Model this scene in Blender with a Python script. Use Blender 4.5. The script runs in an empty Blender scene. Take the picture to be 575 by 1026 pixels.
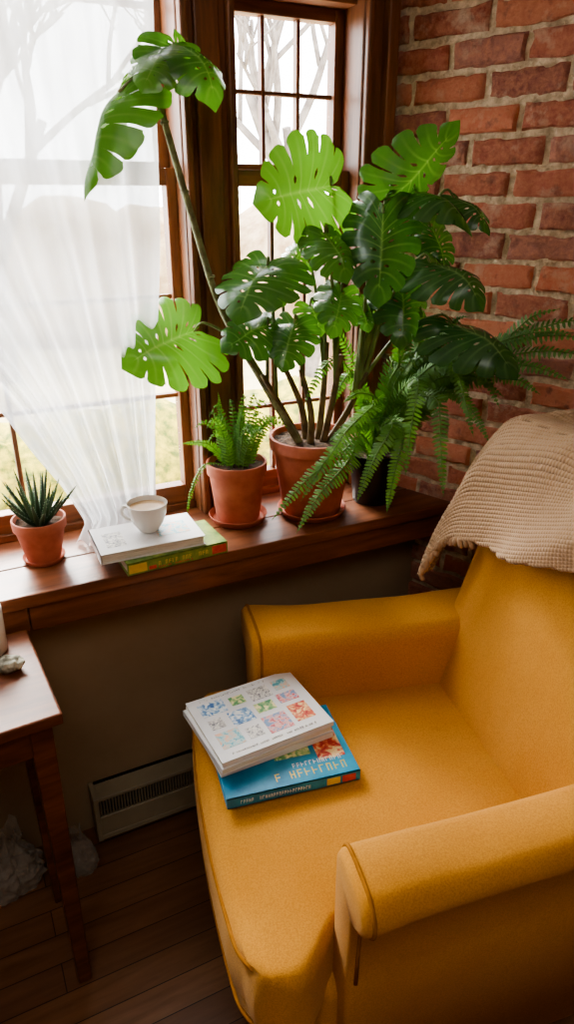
import bpy, bmesh, math, random
from mathutils import Vector, Matrix, noise, Euler
random.seed(7)
scene=bpy.context.scene
COL=scene.collection
R=math.radians
# ------------------------------------------------------------------ materials
def srgb(r,g,b):
    f=lambda c:(c/255/12.92) if c/255<=0.04045 else ((c/255+0.055)/1.055)**2.4
    return (f(r),f(g),f(b),1)
class M:
    def __init__(s,name):
        s.m=bpy.data.materials.new(name); s.m.use_nodes=True
        s.nt=s.m.node_tree; s.n=s.nt.nodes; s.l=s.nt.links
        s.b=s.n['Principled BSDF']; s.out=s.n['Material Output']
    def new(s,t,**k):
        x=s.n.new(t)
        for a,b in k.items(): setattr(x,a,b)
        return x
    def link(s,a,b): s.l.new(a,b)
    def coord(s,scale=(1,1,1),kind='Object',rot=(0,0,0)):
        tc=s.new('ShaderNodeTexCoord'); mp=s.new('ShaderNodeMapping')
        mp.inputs['Scale'].default_value=scale; mp.inputs['Rotation'].default_value=rot
        s.link(tc.outputs[kind],mp.inputs[0]); return mp.outputs[0]
    def noise(s,vec,scale,detail=4,rough=.6,dist=0):
        x=s.new('ShaderNodeTexNoise'); x.inputs['Scale'].default_value=scale
        x.inputs['Detail'].default_value=detail; x.inputs['Roughness'].default_value=rough
        x.inputs['Distortion'].default_value=dist
        s.link(vec,x.inputs['Vector']); return x.outputs['Fac']
    def ramp(s,fac,stops):
        x=s.new('ShaderNodeValToRGB'); e=x.color_ramp.elements
        while len(e)<len(stops): e.new(.5)
        for i,(p,c) in enumerate(stops): e[i].position=p; e[i].color=c
        s.link(fac,x.inputs[0]); return x.outputs[0]
    def bump(s,h,strength=.3,dist=.002):
        x=s.new('ShaderNodeBump'); x.inputs['Strength'].default_value=strength
        x.inputs['Distance'].default_value=dist; s.link(h,x.inputs['Height'])
        s.link(x.outputs[0],s.b.inputs['Normal']); return x
    def mix(s,fac,a,b,mode='MIX'):
        x=s.new('ShaderNodeMix',data_type='RGBA',blend_type=mode)
        for i,v in ((0,fac),(6,a),(7,b)):
            if hasattr(v,'links'): s.link(v,x.inputs[i])
            else: x.inputs[i].default_value=v
        return x.outputs[2]
def simple(name,c1,c2=None,rough=.6,scale=30,bump=.15,dist=.002,stretch=(1,1,1),detail=5,spec=.5,lo=.35,hi=.65):
    m=M(name); v=m.coord(stretch); f=m.noise(v,scale,detail)
    m.link(m.ramp(f,[(lo,c1),(hi,c2 or c1)]),m.b.inputs['Base Color'])
    m.b.inputs['Roughness'].default_value=rough
    m.b.inputs['Specular IOR Level'].default_value=spec
    if bump: m.bump(f,bump,dist)
    return m.m
def wood(name,dark,light,rough=.35,axis=0,scale=14,bump=.15,spec=.5):
    m=M(name); st=[1,1,1]
    for i in range(3): st[i]=.12 if i==axis else 1.0
    v=m.coord(tuple(st)); f=m.noise(v,scale*3,7,.65,.6); g=m.noise(v,scale*.6,3)
    a=m.ramp(f,[(.3,dark),(.7,light)])
    k=m.ramp(g,[(.35,(.6,.56,.55,1)),(.65,(1,1,1,1))])
    m.link(m.mix(1.0,a,k,'MULTIPLY'),m.b.inputs['Base Color'])
    m.b.inputs['Roughness'].default_value=rough; m.b.inputs['Specular IOR Level'].default_value=spec; m.bump(f,bump,.001)
    return m.m
m_case=wood('casing_wood',srgb(94,58,34),srgb(160,102,62),.4,2)
m_caseh=wood('rail_wood',srgb(94,58,34),srgb(160,102,62),.4,0)
m_sill=wood('sill_wood',srgb(84,46,28),srgb(148,92,60),.36,0,10,.15,.4)
m_table=wood('table_wood',srgb(78,42,26),srgb(134,80,50),.42,0,12,.15,.2)
m_wallp=simple('plaster',srgb(146,122,92),srgb(154,130,100),.9,6,.1)
m_ceil=simple('ceiling_paint',srgb(205,198,186),None,.95,8,.05)
m_terra=simple('terracotta',srgb(164,88,64),srgb(188,110,84),.75,22,.12)
m_soil=simple('soil',srgb(44,32,22),srgb(96,72,52),1,90,1,.006)
m_blackpot=simple('black_plastic',srgb(22,22,24),srgb(30,30,32),.35,20,0)
m_white=simple('ceramic_white',srgb(226,222,214),srgb(232,229,222),.2,5,0)
m_paper=simple('paper_edges',srgb(190,180,162),srgb(232,226,214),.8,60,.5,.001,(.3,.3,14))
m_coverw=simple('cover_white',srgb(208,206,206),srgb(222,220,218),.4,6,0)
m_coverb=simple('cover_blue',srgb(22,104,140),srgb(50,145,178),.3,14,0)
m_coverg=simple('cover_green',srgb(84,124,56),srgb(150,166,76),.4,34,0)
m_yel=simple('cover_yellow',srgb(206,172,60),srgb(220,196,90),.4,34,0)
m_pink=simple('cover_magenta',srgb(180,44,40),srgb(204,80,56),.4,60,0)
m_ink=simple('dark_ink',srgb(34,60,40),srgb(50,80,50),.4,60,0)
m_coffee=simple('coffee',srgb(186,150,108),srgb(196,162,124),.3,12,0)
m_heater=simple('heater_enamel',srgb(136,124,102),srgb(150,138,114),.5,8,.05)
m_dark=simple('dark_slot',srgb(56,50,42),None,.8,8,0)
m_stem=simple('stem_green',srgb(84,98,48),srgb(126,146,80),.55,40,.2,.002,(1,1,.3))
m_trunk=simple('stem_brown',srgb(96,92,60),srgb(140,142,98),.7,50,.4,.003)
m_petdark=simple('petiole_dark',srgb(80,62,40),srgb(122,104,66),.6,40,.3,.002)
m_bark=simple('bark',srgb(100,90,84),srgb(136,126,118),.9,10,.2)
m_stone=simple('shell_stone',srgb(96,92,78),srgb(190,186,166),.8,55,1,.006)
def bagmat():
    m=M('bag_plastic'); m.b.inputs['Base Color'].default_value=srgb(170,160,148); m.b.inputs['Roughness'].default_value=.25
    f=m.noise(m.coord(),26,5,.6,1.2); m.bump(f,.8,.006)
    p=m.new('ShaderNodeBsdfTransparent'); x=m.new('ShaderNodeMixShader'); x.inputs[0].default_value=.55
    m.link(m.b.outputs[0],x.inputs[1]); m.link(p.outputs[0],x.inputs[2]); m.link(x.outputs[0],m.out.inputs[0]); return m.m
m_bag=bagmat()
def fabric():
    m=M('mustard_fabric'); v=m.coord()
    f=m.noise(v,5,3); fine=m.noise(v,380,3,.75); w=m.noise(v,7,3)
    c=m.ramp(f,[(.3,srgb(194,133,50)),(.7,srgb(204,146,62))])
    c=m.mix(m.ramp(fine,[(.42,(0,0,0,1)),(.60,(.48,.48,.48,1))]),c,srgb(158,104,38))
    m.link(c,m.b.inputs['Base Color'])
    m.b.inputs['Roughness'].default_value=1
    m.b.inputs['Sheen Weight'].default_value=.15; m.b.inputs['Sheen Roughness'].default_value=.6
    m.b.inputs['Sheen Tint'].default_value=(1,.88,.68,1)
    m.b.inputs['Specular IOR Level'].default_value=.02
    add=m.new('ShaderNodeMath',operation='MULTIPLY_ADD'); add.inputs[1].default_value=6
    m.link(w,add.inputs[0]); m.link(fine,add.inputs[2]); m.bump(add.outputs[0],.4,.002)
    return m.m
m_fab=fabric()
m_pipe=simple('piping',srgb(146,94,32),srgb(162,108,42),.9,60,.3,spec=.1)
def brickmat():
    m=M('brick'); v=m.coord()
    at=m.new('ShaderNodeAttribute',attribute_name='tint')
    f=m.noise(v,70,7,.75); g=m.noise(v,12,5,.65); h=m.noise(v,26,4,.6)
    c=m.mix(m.ramp(f,[(.35,(0,0,0,1)),(.75,(.9,.9,.9,1))]),at.outputs['Color'],srgb(212,146,114))
    c=m.mix(m.ramp(g,[(.54,(0,0,0,1)),(.68,(.7,.7,.7,1))]),c,srgb(212,184,158))
    c=m.mix(m.ramp(h,[(.30,(.7,.7,.7,1)),(.42,(0,0,0,1))]),c,srgb(116,72,62))
    m.link(c,m.b.inputs['Base Color']); m.b.inputs['Roughness'].default_value=.9
    m.bump(f,1,.009); return m.m
m_brick=brickmat()
m_mortar=simple('mortar',srgb(170,148,120),srgb(226,204,174),.95,55,1,.014)
def floormat():
    m=M('floor_boards'); v=m.coord(rot=(0,0,R(-26.4)))
    br=m.new('ShaderNodeTexBrick'); br.offset=.37
    for k,x in (('Scale',1),('Mortar Size',.0011),('Brick Width',.8),('Row Height',.066),('Bias',0)): br.inputs[k].default_value=x
    br.inputs['Color1'].default_value=srgb(116,78,52); br.inputs['Color2'].default_value=srgb(146,104,70); br.inputs['Mortar'].default_value=srgb(38,24,16)
    m.link(v,br.inputs['Vector'])
    mp=m.new('ShaderNodeMapping'); mp.inputs['Scale'].default_value=(.1,1,1); m.link(v,mp.inputs[0])
    f=m.noise(mp.outputs[0],45,7,.65,.5)
    c=m.mix(1.0,br.outputs['Color'],m.ramp(f,[(.3,(.6,.55,.5,1)),(.7,(1,1,1,1))]),'MULTIPLY')
    m.link(c,m.b.inputs['Base Color']); m.b.inputs['Roughness'].default_value=.36
    m.bump(br.outputs['Fac'],-.2,.001); return m.m
m_floor=floormat()
def leafmat(name,dark,light,vein,trans=.4,rough=.3,tm=(1.05,1.2,.4,1)):
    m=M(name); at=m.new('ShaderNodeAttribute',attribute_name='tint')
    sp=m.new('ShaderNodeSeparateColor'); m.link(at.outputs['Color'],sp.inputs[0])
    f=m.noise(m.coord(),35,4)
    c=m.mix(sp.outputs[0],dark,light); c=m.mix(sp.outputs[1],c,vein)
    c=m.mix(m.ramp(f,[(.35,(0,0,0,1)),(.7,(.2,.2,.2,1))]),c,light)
    m.link(c,m.b.inputs['Base Color']); m.b.inputs['Roughness'].default_value=rough
    m.b.inputs['Specular IOR Level'].default_value=.6
    tr=m.new('ShaderNodeBsdfTranslucent')
    tc=m.mix(1.0,c,tm,'MULTIPLY'); m.link(tc,tr.inputs[0])
    mx=m.new('ShaderNodeMixShader'); mx.inputs[0].default_value=trans
    m.link(m.b.outputs[0],mx.inputs[1]); m.link(tr.outputs[0],mx.inputs[2]); m.link(mx.outputs[0],m.out.inputs[0])
    m.bump(sp.outputs[1],-.6,.003)
    return m.m
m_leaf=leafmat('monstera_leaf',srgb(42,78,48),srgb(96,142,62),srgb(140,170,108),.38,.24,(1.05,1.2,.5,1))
m_fern=leafmat('fern_leaf',srgb(50,92,40),srgb(116,164,74),srgb(130,160,80),.36,.5)
m_aloe=leafmat('aloe_leaf',srgb(40,66,44),srgb(88,120,84),srgb(170,190,160),.05,.45)
def curtainmat():
    m=M('sheer_curtain'); 
    d=m.new('ShaderNodeBsdfDiffuse'); d.inputs[0].default_value=(.82,.82,.82,1)
    t=m.new('ShaderNodeBsdfTranslucent'); t.inputs[0].default_value=(.46,.46,.46,1)
    p=m.new('ShaderNodeBsdfTransparent')
    a=m.new('ShaderNodeMixShader'); a.inputs[0].default_value=.6
    m.link(d.outputs[0],a.inputs[1]); m.link(t.outputs[0],a.inputs[2])
    v=m.coord((1,1,.15)); f=m.noise(v,40,3)
    r=m.ramp(f,[(.3,(.12,.12,.12,1)),(.7,(.24,.24,.24,1))])
    b=m.new('ShaderNodeMixShader'); m.link(r,b.inputs[0])
    m.link(a.outputs[0],b.inputs[1]); m.link(p.outputs[0],b.inputs[2]); m.link(b.outputs[0],m.out.inputs[0])
    return m.m
m_curt=curtainmat()
def glassmat():
    m=M('window_glass'); p=m.new('ShaderNodeBsdfTransparent'); g=m.new('ShaderNodeBsdfGlossy'); g.inputs['Roughness'].default_value=.02
    b=m.new('ShaderNodeMixShader'); b.inputs[0].default_value=.05
    m.link(p.outputs[0],b.inputs[1]); m.link(g.outputs[0],b.inputs[2]); m.link(b.outputs[0],m.out.inputs[0]); return m.m
m_glass=glassmat()
def knitmat():
    m=M('knit_wool'); v=m.coord(kind='UV')
    w=m.new('ShaderNodeTexWave',wave_type='BANDS',bands_direction='Y'); w.inputs['Scale'].default_value=48; w.inputs['Distortion'].default_value=1.0; w.inputs['Detail Scale'].default_value=3
    m.link(v,w.inputs['Vector'])
    n=m.noise(v,160,4)
    at=m.new('ShaderNodeAttribute',attribute_name='tint')
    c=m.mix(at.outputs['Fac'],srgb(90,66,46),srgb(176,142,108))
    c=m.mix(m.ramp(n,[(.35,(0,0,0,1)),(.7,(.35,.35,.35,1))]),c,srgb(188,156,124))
    m.link(c,m.b.inputs['Base Color']); m.b.inputs['Roughness'].default_value=.95; m.b.inputs['Sheen Weight'].default_value=.12
    a=m.new('ShaderNodeMath',operation='ADD'); m.link(w.outputs['Fac'],a.inputs[0]); m.link(n,a.inputs[1]); m.bump(a.outputs[0],.6,.002)
    return m.m
m_knit=knitmat()
# ------------------------------------------------------------------ mesh builder
class MB:
    def __init__(s): s.v=[];s.f=[];s.mi=[];s.t=[];s.uv=[]
    def add(s,vs,fs,mi=0,tint=(1,1,1),uvs=None):
        o=len(s.v); s.v+= [tuple(v) for v in vs]; s.f+=[tuple(i+o for i in f) for f in fs]; s.mi+=[mi]*len(fs)
        if tint and isinstance(tint[0],(int,float)): s.t+=[tint]*len(vs)
        else: s.t+=list(tint)
        s.uv+= uvs if uvs else [(0,0)]*len(vs)
    def box(s,a,b,mi=0,tint=(1,1,1),M=None):
        x0,y0,z0=a;x1,y1,z1=b
        vs=[Vector(p) for p in ((x0,y0,z0),(x1,y0,z0),(x1,y1,z0),(x0,y1,z0),(x0,y0,z1),(x1,y0,z1),(x1,y1,z1),(x0,y1,z1))]
        if M: vs=[M@v for v in vs]
        s.add(vs,[(0,3,2,1),(4,5,6,7),(0,1,5,4),(1,2,6,5),(2,3,7,6),(3,0,4,7)],mi,tint)
    def prism(s,poly,z0,z1,mi=0):
        n=len(poly); vs=[(x,y,z0) for x,y in poly]+[(x,y,z1) for x,y in poly]
        s.add(vs,[tuple(range(n))[::-1],tuple(range(n,2*n))]+[(i,(i+1)%n,(i+1)%n+n,i+n) for i in range(n)],mi)
    def tube(s,pts,rad,seg=8,mi=0,sub=6,closed=False,tint=(1,1,1)):
        P=[Vector(p) for p in pts]; n=len(P)
        if not isinstance(rad,(list,tuple)): rad=[rad]*n
        C=[];RR=[]
        if sub>1:
            rng=range(n if closed else n-1)
            for i in rng:
                g=lambda k:P[k%n] if closed else P[max(0,min(n-1,k))]
                p0,p1,p2,p3=g(i-1),g(i),g(i+1),g(i+2)
                for j in range(sub):
                    t=j/sub
                    C.append(.5*((2*p1)+(p2-p0)*t+(2*p0-5*p1+4*p2-p3)*t*t+(3*p1-p0-3*p2+p3)*t**3))
                    RR.append(rad[i]*(1-t)+rad[(i+1)%n]*t)
            if not closed: C.append(P[-1]);RR.append(rad[-1])
        else: C=P;RR=list(rad)
        m=len(C); vs=[]; prev=None
        for i in range(m):
            if closed: d=C[(i+1)%m]-C[i-1]
            else: d=C[min(i+1,m-1)]-C[max(i-1,0)]
            d.normalize()
            if prev is None:
                up=Vector((0,0,1)) if abs(d.z)<.9 else Vector((1,0,0)); x=d.cross(up).normalized()
            else: x=(prev-d*prev.dot(d)).normalized()
            prev=x; y=d.cross(x)
            for k in range(seg):
                a=2*math.pi*k/seg; vs.append(C[i]+(x*math.cos(a)+y*math.sin(a))*RR[i])
        fs=[]
        for i in range(m if closed else m-1):
            for k in range(seg):
                j=(i+1)%m; fs.append((i*seg+k,i*seg+(k+1)%seg,j*seg+(k+1)%seg,j*seg+k))
        if not closed: fs+= [tuple(range(seg))[::-1],tuple(range((m-1)*seg,m*seg))]
        s.add(vs,fs,mi,tint); return C
    def lathe(s,prof,seg=48,mi=0,c=(0,0,0),capb=True,capt=False):
        vs=[];n=len(prof)
        for r,z in prof:
            for k in range(seg):
                a=2*math.pi*k/seg; vs.append((c[0]+r*math.cos(a),c[1]+r*math.sin(a),c[2]+z))
        fs=[]
        for i in range(n-1):
            for k in range(seg): fs.append((i*seg+k,i*seg+(k+1)%seg,(i+1)*seg+(k+1)%seg,(i+1)*seg+k))
        if capb: fs.append(tuple(range(seg))[::-1])
        if capt: fs.append(tuple(range((n-1)*seg,n*seg)))
        s.add(vs,fs,mi)
    def obj(s,name,mats,parent=None,smooth=False,bevel=0,bseg=2,loc=(0,0,0),rotz=0,subsurf=0,normals=True,auto=False):
        me=bpy.data.meshes.new(name); me.from_pydata(s.v,[],s.f); me.update()
        for m in (mats if isinstance(mats,(list,tuple)) else [mats]): me.materials.append(m)
        me.polygons.foreach_set('material_index',s.mi)
        at=me.color_attributes.new('tint','FLOAT_COLOR','POINT')
        for i,t in enumerate(s.t): at.data[i].color=(t[0],t[1],t[2],1)
        ul=me.uv_layers.new(name='UVMap')
        for lp in me.loops: ul.data[lp.index].uv=s.uv[lp.vertex_index]
        if normals:
            bm=bmesh.new(); bm.from_mesh(me); bmesh.ops.recalc_face_normals(bm,faces=bm.faces); bm.to_mesh(me); bm.free()
        if smooth: me.polygons.foreach_set('use_smooth',[True]*len(me.polygons))
        o=bpy.data.objects.new(name,me); COL.objects.link(o); o.location=loc; o.rotation_euler=(0,0,rotz)
        if parent: o.parent=parent
        if bevel:
            b=o.modifiers.new('bevel','BEVEL'); b.width=bevel; b.segments=bseg; b.limit_method='ANGLE'; b.angle_limit=R(35)
        if auto and smooth: me.set_sharp_from_angle(angle=R(45))
        return o
def thing(name,label,cat,loc=(0,0,0),rotz=0,group=None):
    e=bpy.data.objects.new(name,None); COL.objects.link(e); e.location=loc; e.rotation_euler=(0,0,rotz); e.empty_display_size=.05
    e['label']=label; e['category']=cat
    if group: e['group']=group
    return e
def tag(o,label,cat): o['label']=label; o['category']=cat; return o
def struct(o): o['kind']='structure'; return o
def rbox(half,r,n=18,fn=None,mb=None,c=(0,0,0),mi=0):
    mb=mb or MB(); hx,hy,hz=half
    ix=[hx-r,hy-r,hz-r]
    idx={};vs=[];fs=[]
    def line(h):
        a=[]; k=5
        for i in range(k): a.append(-h+r*(1-math.cos(math.pi/2*i/k)))
        for i in range(n+1): a.append(-(h-r)+2*(h-r)*i/n)
        for i in range(1,k+1): a.append(h-r+r*math.sin(math.pi/2*i/k))
        return a
    L=[line(hx),line(hy),line(hz)]
    def vid(i,j,k):
        key=(i,j,k)
        if key not in idx:
            p=Vector((L[0][i],L[1][j],L[2][k])); q=Vector([max(-ix[a],min(ix[a],p[a])) for a in range(3)])
            d=p-q
            if d.length>1e-9: p=q+d.normalized()*r
            if fn: p=fn(p)
            idx[key]=len(vs); vs.append(p+Vector(c))
        return idx[key]
    N=len(L[0])-1
    for a in range(3):
        for side in (0,N):
            for i in range(N):
                for j in range(N):
                    q=[]
                    for di,dj in ((0,0),(1,0),(1,1),(0,1)):
                        t=[0,0,0]; t[a]=side; t[(a+1)%3]=i+di; t[(a+2)%3]=j+dj; q.append(vid(*t))
                    fs.append(tuple(q if side else q[::-1]))
    mb.add(vs,fs,mi); return mb
# ------------------------------------------------------------------ frames
AW=R(26.4)
W0=Vector((-.641,1.397,0))
def WL(x,y,z=0): return (W0.x+x*math.cos(AW)-y*math.sin(AW), W0.y+x*math.sin(AW)+y*math.cos(AW), z)
XC=.958
C0=WL(XC,0)
AB=R(-42)
def bx(y): return XC-y*.396
fl=MB(); poly=[WL(-1.5,.2)[:2],WL(1.1,.2)[:2],(2.9,-.1),(2.9,-.6),(-.47,-2.2),(-.6,-2.2)]
fl.prism(poly,-.05,0); struct(fl.obj('floor',m_floor))
ce=MB(); ce.prism(poly,2.5,2.55); struct(ce.obj('ceiling',m_ceil))
def wobj(mb,name,mats,**k): 
    return mb.obj(name,mats,loc=tuple(W0),rotz=AW,**k)
w=MB()
w.prism([(-1.4,-.16),(bx(-.16)+.02,-.16),(bx(.12)+.02,.12),(-1.4,.12)],0,.67)
w.prism([(-1.4,0),(bx(0)+.02,0),(bx(.12)+.02,.12),(-1.4,.12)],2.15,2.5)
w.prism([(-1.4,0),(-.72,0),(-.72,.12),(-1.4,.12)],.67,2.15)
struct(wobj(w,'wall_back',m_wallp))
s=MB()
s.prism([(-1.4,-.263),(bx(-.263)-.002,-.263),(bx(-.135)-.002,-.135),(-1.4,-.135)],.722,.75)
s.prism([(-1.4,-.1335),(bx(-.1335)-.002,-.1335),(bx(.1)-.002,.1),(-1.4,.1)],.722,.75)
s.prism([(-1.4,-.252),(.02,-.252),(.02,-.16),(-1.4,-.16)],.662,.722)
s.prism([(.0215,-.252),(bx(-.252)-.002,-.252),(bx(-.16)-.002,-.16),(.0215,-.16)],.662,.722)
struct(wobj(s,'trim_3',m_sill,bevel=.003))
t=MB()
t.box((.463,-.035,.75),(.582,.10,2.15))
t.box((.466,-.055,.75),(.482,-.03,2.15)); t.box((.562,-.055,.75),(.578,-.03,2.15)); t.box((.496,-.048,.75),(.548,-.03,2.15))
struct(wobj(t,'trim_1',m_case,bevel=.004))
t=MB(); t.prism([(.882,-.03),(bx(-.03)-.004,-.03),(bx(.1)-.004,.10),(.882,.10)],.75,2.15)
t.box((.886,-.045,.75),(.900,-.025,2.15)); t.box((.930,-.055,.75),(.958,-.025,2.15))
struct(wobj(t,'trim_2',m_case,bevel=.004))
t=MB(); t.box((-.80,-.04,.75),(-.70,.10,2.15)); t.box((-.80,-.045,2.10),(.95,.1,2.22)); struct(wobj(t,'trim_4',m_case,bevel=.004))
def window(name,x0,x1,cols,rows_u,rows_l,zm=1.497,ztop=1.80,mw=.005):
    m=MB()
    def sash(z0,z1,y,rows,st=.022,rb=.03,rt=.03):
        m.box((x0,y,z0),(x0+st,y+.035,z1)); m.box((x1-st,y,z0),(x1,y+.035,z1))
        m.box((x0+st,y,z0),(x1-st,y+.035,z0+rb),1); m.box((x0+st,y,z1-rt),(x1-st,y+.035,z1),1)
        for i in range(1,cols):
            x=x0+st+(x1-x0-2*st)*i/cols; m.box((x-mw,y+.010,z0+rb),(x+mw,y+.03,z1-rt))
        for j in range(1,rows):
            z=z0+rb+(z1-z0-rb-rt)*j/rows; m.box((x0+st,y+.012,z-mw),(x1-st,y+.028,z+mw),1)
        m.box((x0+st,y+.018,z0+rb),(x1-st,y+.021,z1-rt),2)
    sash(.765,zm+.016,.012,rows_l,rb=.045,rt=.034); sash(zm-.014,ztop,.052,rows_u,rb=.042,rt=.025)
    m.box((x0,.0,.75),(x1,.1,.767),1)
    m.box((x0,.0,ztop),(x1,.1,2.12),1)
    return struct(wobj(m,name,[m_case,m_caseh,m_glass],bevel=.0015,bseg=1))
window('window_1',-.70,.463,3,2,3,ztop=2.1)
window('window_2',.582,.882,3,2,4,ztop=1.83,mw=.0045)
# ---- brick wall
b=MB()
b.box((-.02,.0045,0),(3.6,.12,2.5),1)
row=0; z=.0
pal=[srgb(176,98,76),srgb(192,110,82),srgb(162,88,70),srgb(142,84,74),srgb(200,122,92),srgb(178,102,82),srgb(152,76,58),srgb(162,108,96)]
def brick(x0,x1,zc,hz,yo,tint):
    xs=[x0,x0+.005]; n=9
    for i in range(1,n): xs.append(x0+.005+(x1-x0-.010)*i/n)
    xs+=[x1-.005,x1]; zs=[-hz,-hz+.005,-.4*hz,.4*hz,hz-.005,hz]
    NXX=len(xs);NZZ=len(zs); vs=[];tilt=random.uniform(-.012,.012)
    for i,x in enumerate(xs):
        for j,zz in enumerate(zs):
            edge=(i in(0,NXX-1)) or (j in(0,NZZ-1))
            p=Vector((x*14,zc*14+zz*14,yo*500))
            y=yo+(.004 if edge else 0)+.0045*noise.noise(p*2.3)+.003*noise.noise(p*6)
            chip=noise.noise(p*3.1+Vector((9,9,0)))
            if edge and chip>.2: y+=.006
            dx=.0035*noise.noise(p*2.7+Vector((0,5,0))); dz=.0035*noise.noise(p*2.2+Vector((0,0,7)))+.002*noise.noise(p*7)
            vs.append((x+dx,y,zc+zz+dz+tilt*(x-(x0+x1)/2)))
    fs=[]
    for i in range(NXX-1):
        for j in range(NZZ-1):
            a=i*NZZ+j; fs.append((a,a+NZZ,a+NZZ+1,a+1))
    ring=[i*NZZ for i in range(NXX)]+[(NXX-1)*NZZ+j for j in range(1,NZZ)]+[i*NZZ+NZZ-1 for i in range(NXX-2,-1,-1)]+[j for j in range(NZZ-2,0,-1)]
    o=len(vs)
    for r in ring: v=vs[r]; vs.append((v[0],.03,v[2]))
    for k in range(len(ring)): fs.append((ring[k],o+k,o+(k+1)%len(ring),ring[(k+1)%len(ring)]))
    b.add(vs,fs,0,tint)
while z<2.46:
    x=-(.09 if row%2 else 0.0)-random.uniform(0,.02)
    while x<3.5:
        L=.167+random.uniform(-.014,.012); x0=max(x,0.0); x1=x+L
        if x1-x0>.03:
            c=random.choice(pal); k=random.uniform(.78,1.2)
            brick(x0,x1,z+.030,.0246+random.uniform(-.002,.001),random.uniform(-.006,.001),(c[0]*k,c[1]*k,c[2]*k))
        x+=L+.012
    row+=1; z+=.0605
struct(b.obj('wall_right',[m_brick,m_mortar],loc=(C0[0],C0[1],0),rotz=AB,smooth=True,auto=True,normals=False))
def wallseg(name,p,q,th=.1):
    p=Vector(p[:2]);q=Vector(q[:2]);d=(q-p);L=d.length
    m=MB(); m.box((0,0,0),(L,th,2.5)); struct(m.obj(name,m_wallp,loc=(p.x,p.y,0),rotz=math.atan2(d.y,d.x)))
wallseg('wall_left',(-.47,-2.2),WL(-1.4,.1))
wallseg('wall_front',(2.85,-.48),(-.47,-2.2))
# ------------------------------------------------------------------ heater
h=MB(); H_=.148
h.box((0,-.012,.015),(.82,0,H_)); h.box((0,-.062,.03),(.82,-.055,.088)); h.box((0,-.062,H_-.010),(.82,-.0,H_)); h.box((0,-.062,.015),(.82,-.01,.03))
h.box((0,-.064,.015),(.012,0,H_+.002)); h.box((.808,-.064,.015),(.82,0,H_+.002))
for i in range(110): h.box((.015+i*.0072,-.060,.088),(.0180+i*.0072,-.012,H_-.010))
e=thing('baseboard_heater','low beige enamelled baseboard heater with a slotted grille','heater',WL(.09,-.163,0),AW)
h.obj('body',m_heater,e,bevel=.001,bseg=1)
g=MB(); g.box((.012,-.045,.083),(.808,-.013,H_-.011)); g.obj('grille',m_dark,e)
# ------------------------------------------------------------------ side table
TA=R(30)
tb=thing('side_table','small reddish-brown wooden side table with square tapered legs','table',(-.364,.903,0),TA)
m=MB(); m.box((-.46,0,.668),(0,.285,.69)); m.obj('table_top',m_table,tb,bevel=.004)
m=MB(); m.box((-.44,.025,.60),(-.02,.04,.668)); m.box((-.44,.245,.60),(-.02,.26,.668)); m.box((-.035,.03,.60),(-.02,.255,.668)); m.box((-.44,.03,.60),(-.425,.255,.668)); m.obj('apron',m_table,tb,bevel=.002)
for (x,y) in ((-.035,.04),(-.035,.245),(-.425,.04),(-.425,.245)):
    m=MB(); a=.019;c=.013
    vs=[(x-c,y-c,0),(x+c,y-c,0),(x+c,y+c,0),(x-c,y+c,0),(x-a,y-a,.667),(x+a,y-a,.667),(x+a,y+a,.667),(x-a,y+a,.667)]
    m.add(vs,[(0,3,2,1),(4,5,6,7),(0,1,5,4),(1,2,6,5),(2,3,7,6),(3,0,4,7)]); m.obj('leg',m_table,tb,bevel=.003)
cn=thing('mug','plain white ceramic mug standing on the side table','mug',(-.548,1.072,.69))
m=MB(); m.lathe([(.028,0),(.032,.004),(.034,.09),(.033,.092),(.030,.09),(.028,.01),(.0,.008)],40); m.obj('body',m_white,cn,smooth=True,auto=True)
m=MB(); m.tube([(-.032,0,.075),(-.05,0,.07),(-.055,0,.045),(-.048,0,.025),(-.031,0,.02)],.004); m.obj('handle',m_white,cn,smooth=True)
m=MB()
bm=bmesh.new(); bmesh.ops.create_icosphere(bm,subdivisions=4,radius=1)
vs=[];
for v in bm.verts:
    p=v.co.copy(); rr=1+.25*noise.noise(p*2.2)+.12*abs(math.sin(9*math.atan2(p.y,p.x)))*(1-abs(p.z)); vs.append(Vector((p.x*.024,p.y*.018,max(p.z,-.8)*.014))*rr)
m.add(vs,[tuple(v.index for v in f.verts) for f in bm.faces]); bm.free()
zmin=min(v[2] for v in m.v)
tag(m.obj('seashell',m_stone,smooth=True,loc=(-.492,1.018,.69-zmin)),'ridged grey-green seashell lying on the side table','seashell')
def bag(loc,sx,sy,sz,seed,lab):
    m=MB(); NU,NV=72,46; vs=[];fs=[]
    for j in range(NV+1):
        t=j/NV
        for i in range(NU):
            a=2*math.pi*i/NU
            rad=(1-.72*t**1.6)*(.80+.3*math.sin(math.pi*min(1,t*1.3)))+(.25*max(0,t-.85)/.15)
            q=Vector((math.cos(a)*1.6+seed,math.sin(a)*1.6,t*2.2))
            cr=.20*noise.noise(q)+.20*abs(noise.noise(q*2.3))-.34*abs(noise.noise(q*3.7+Vector((2,5,1))))-.12*abs(noise.noise(q*7))
            r=rad*(1.05+cr)
            z=t*sz*(1+.35*noise.noise(Vector((math.cos(a)*2,math.sin(a)*2,seed)))*t)
            vs.append(Vector((math.cos(a)*sx*r+.3*t*sx*math.sin(seed*2),math.sin(a)*sy*r,max(0,z+.014*noise.noise(q*3)*t))))
    for j in range(NV):
        for i in range(NU): fs.append((j*NU+i,j*NU+(i+1)%NU,(j+1)*NU+(i+1)%NU,(j+1)*NU+i))
    fs.append(tuple(range(NU))[::-1])
    m.add(vs,fs); zm=min(v.z for v in vs)
    tag(m.obj('plastic_bag',m_bag,smooth=True,auto=True,loc=(loc[0],loc[1],.0005-zm),rotz=AW),lab,'bag')
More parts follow.
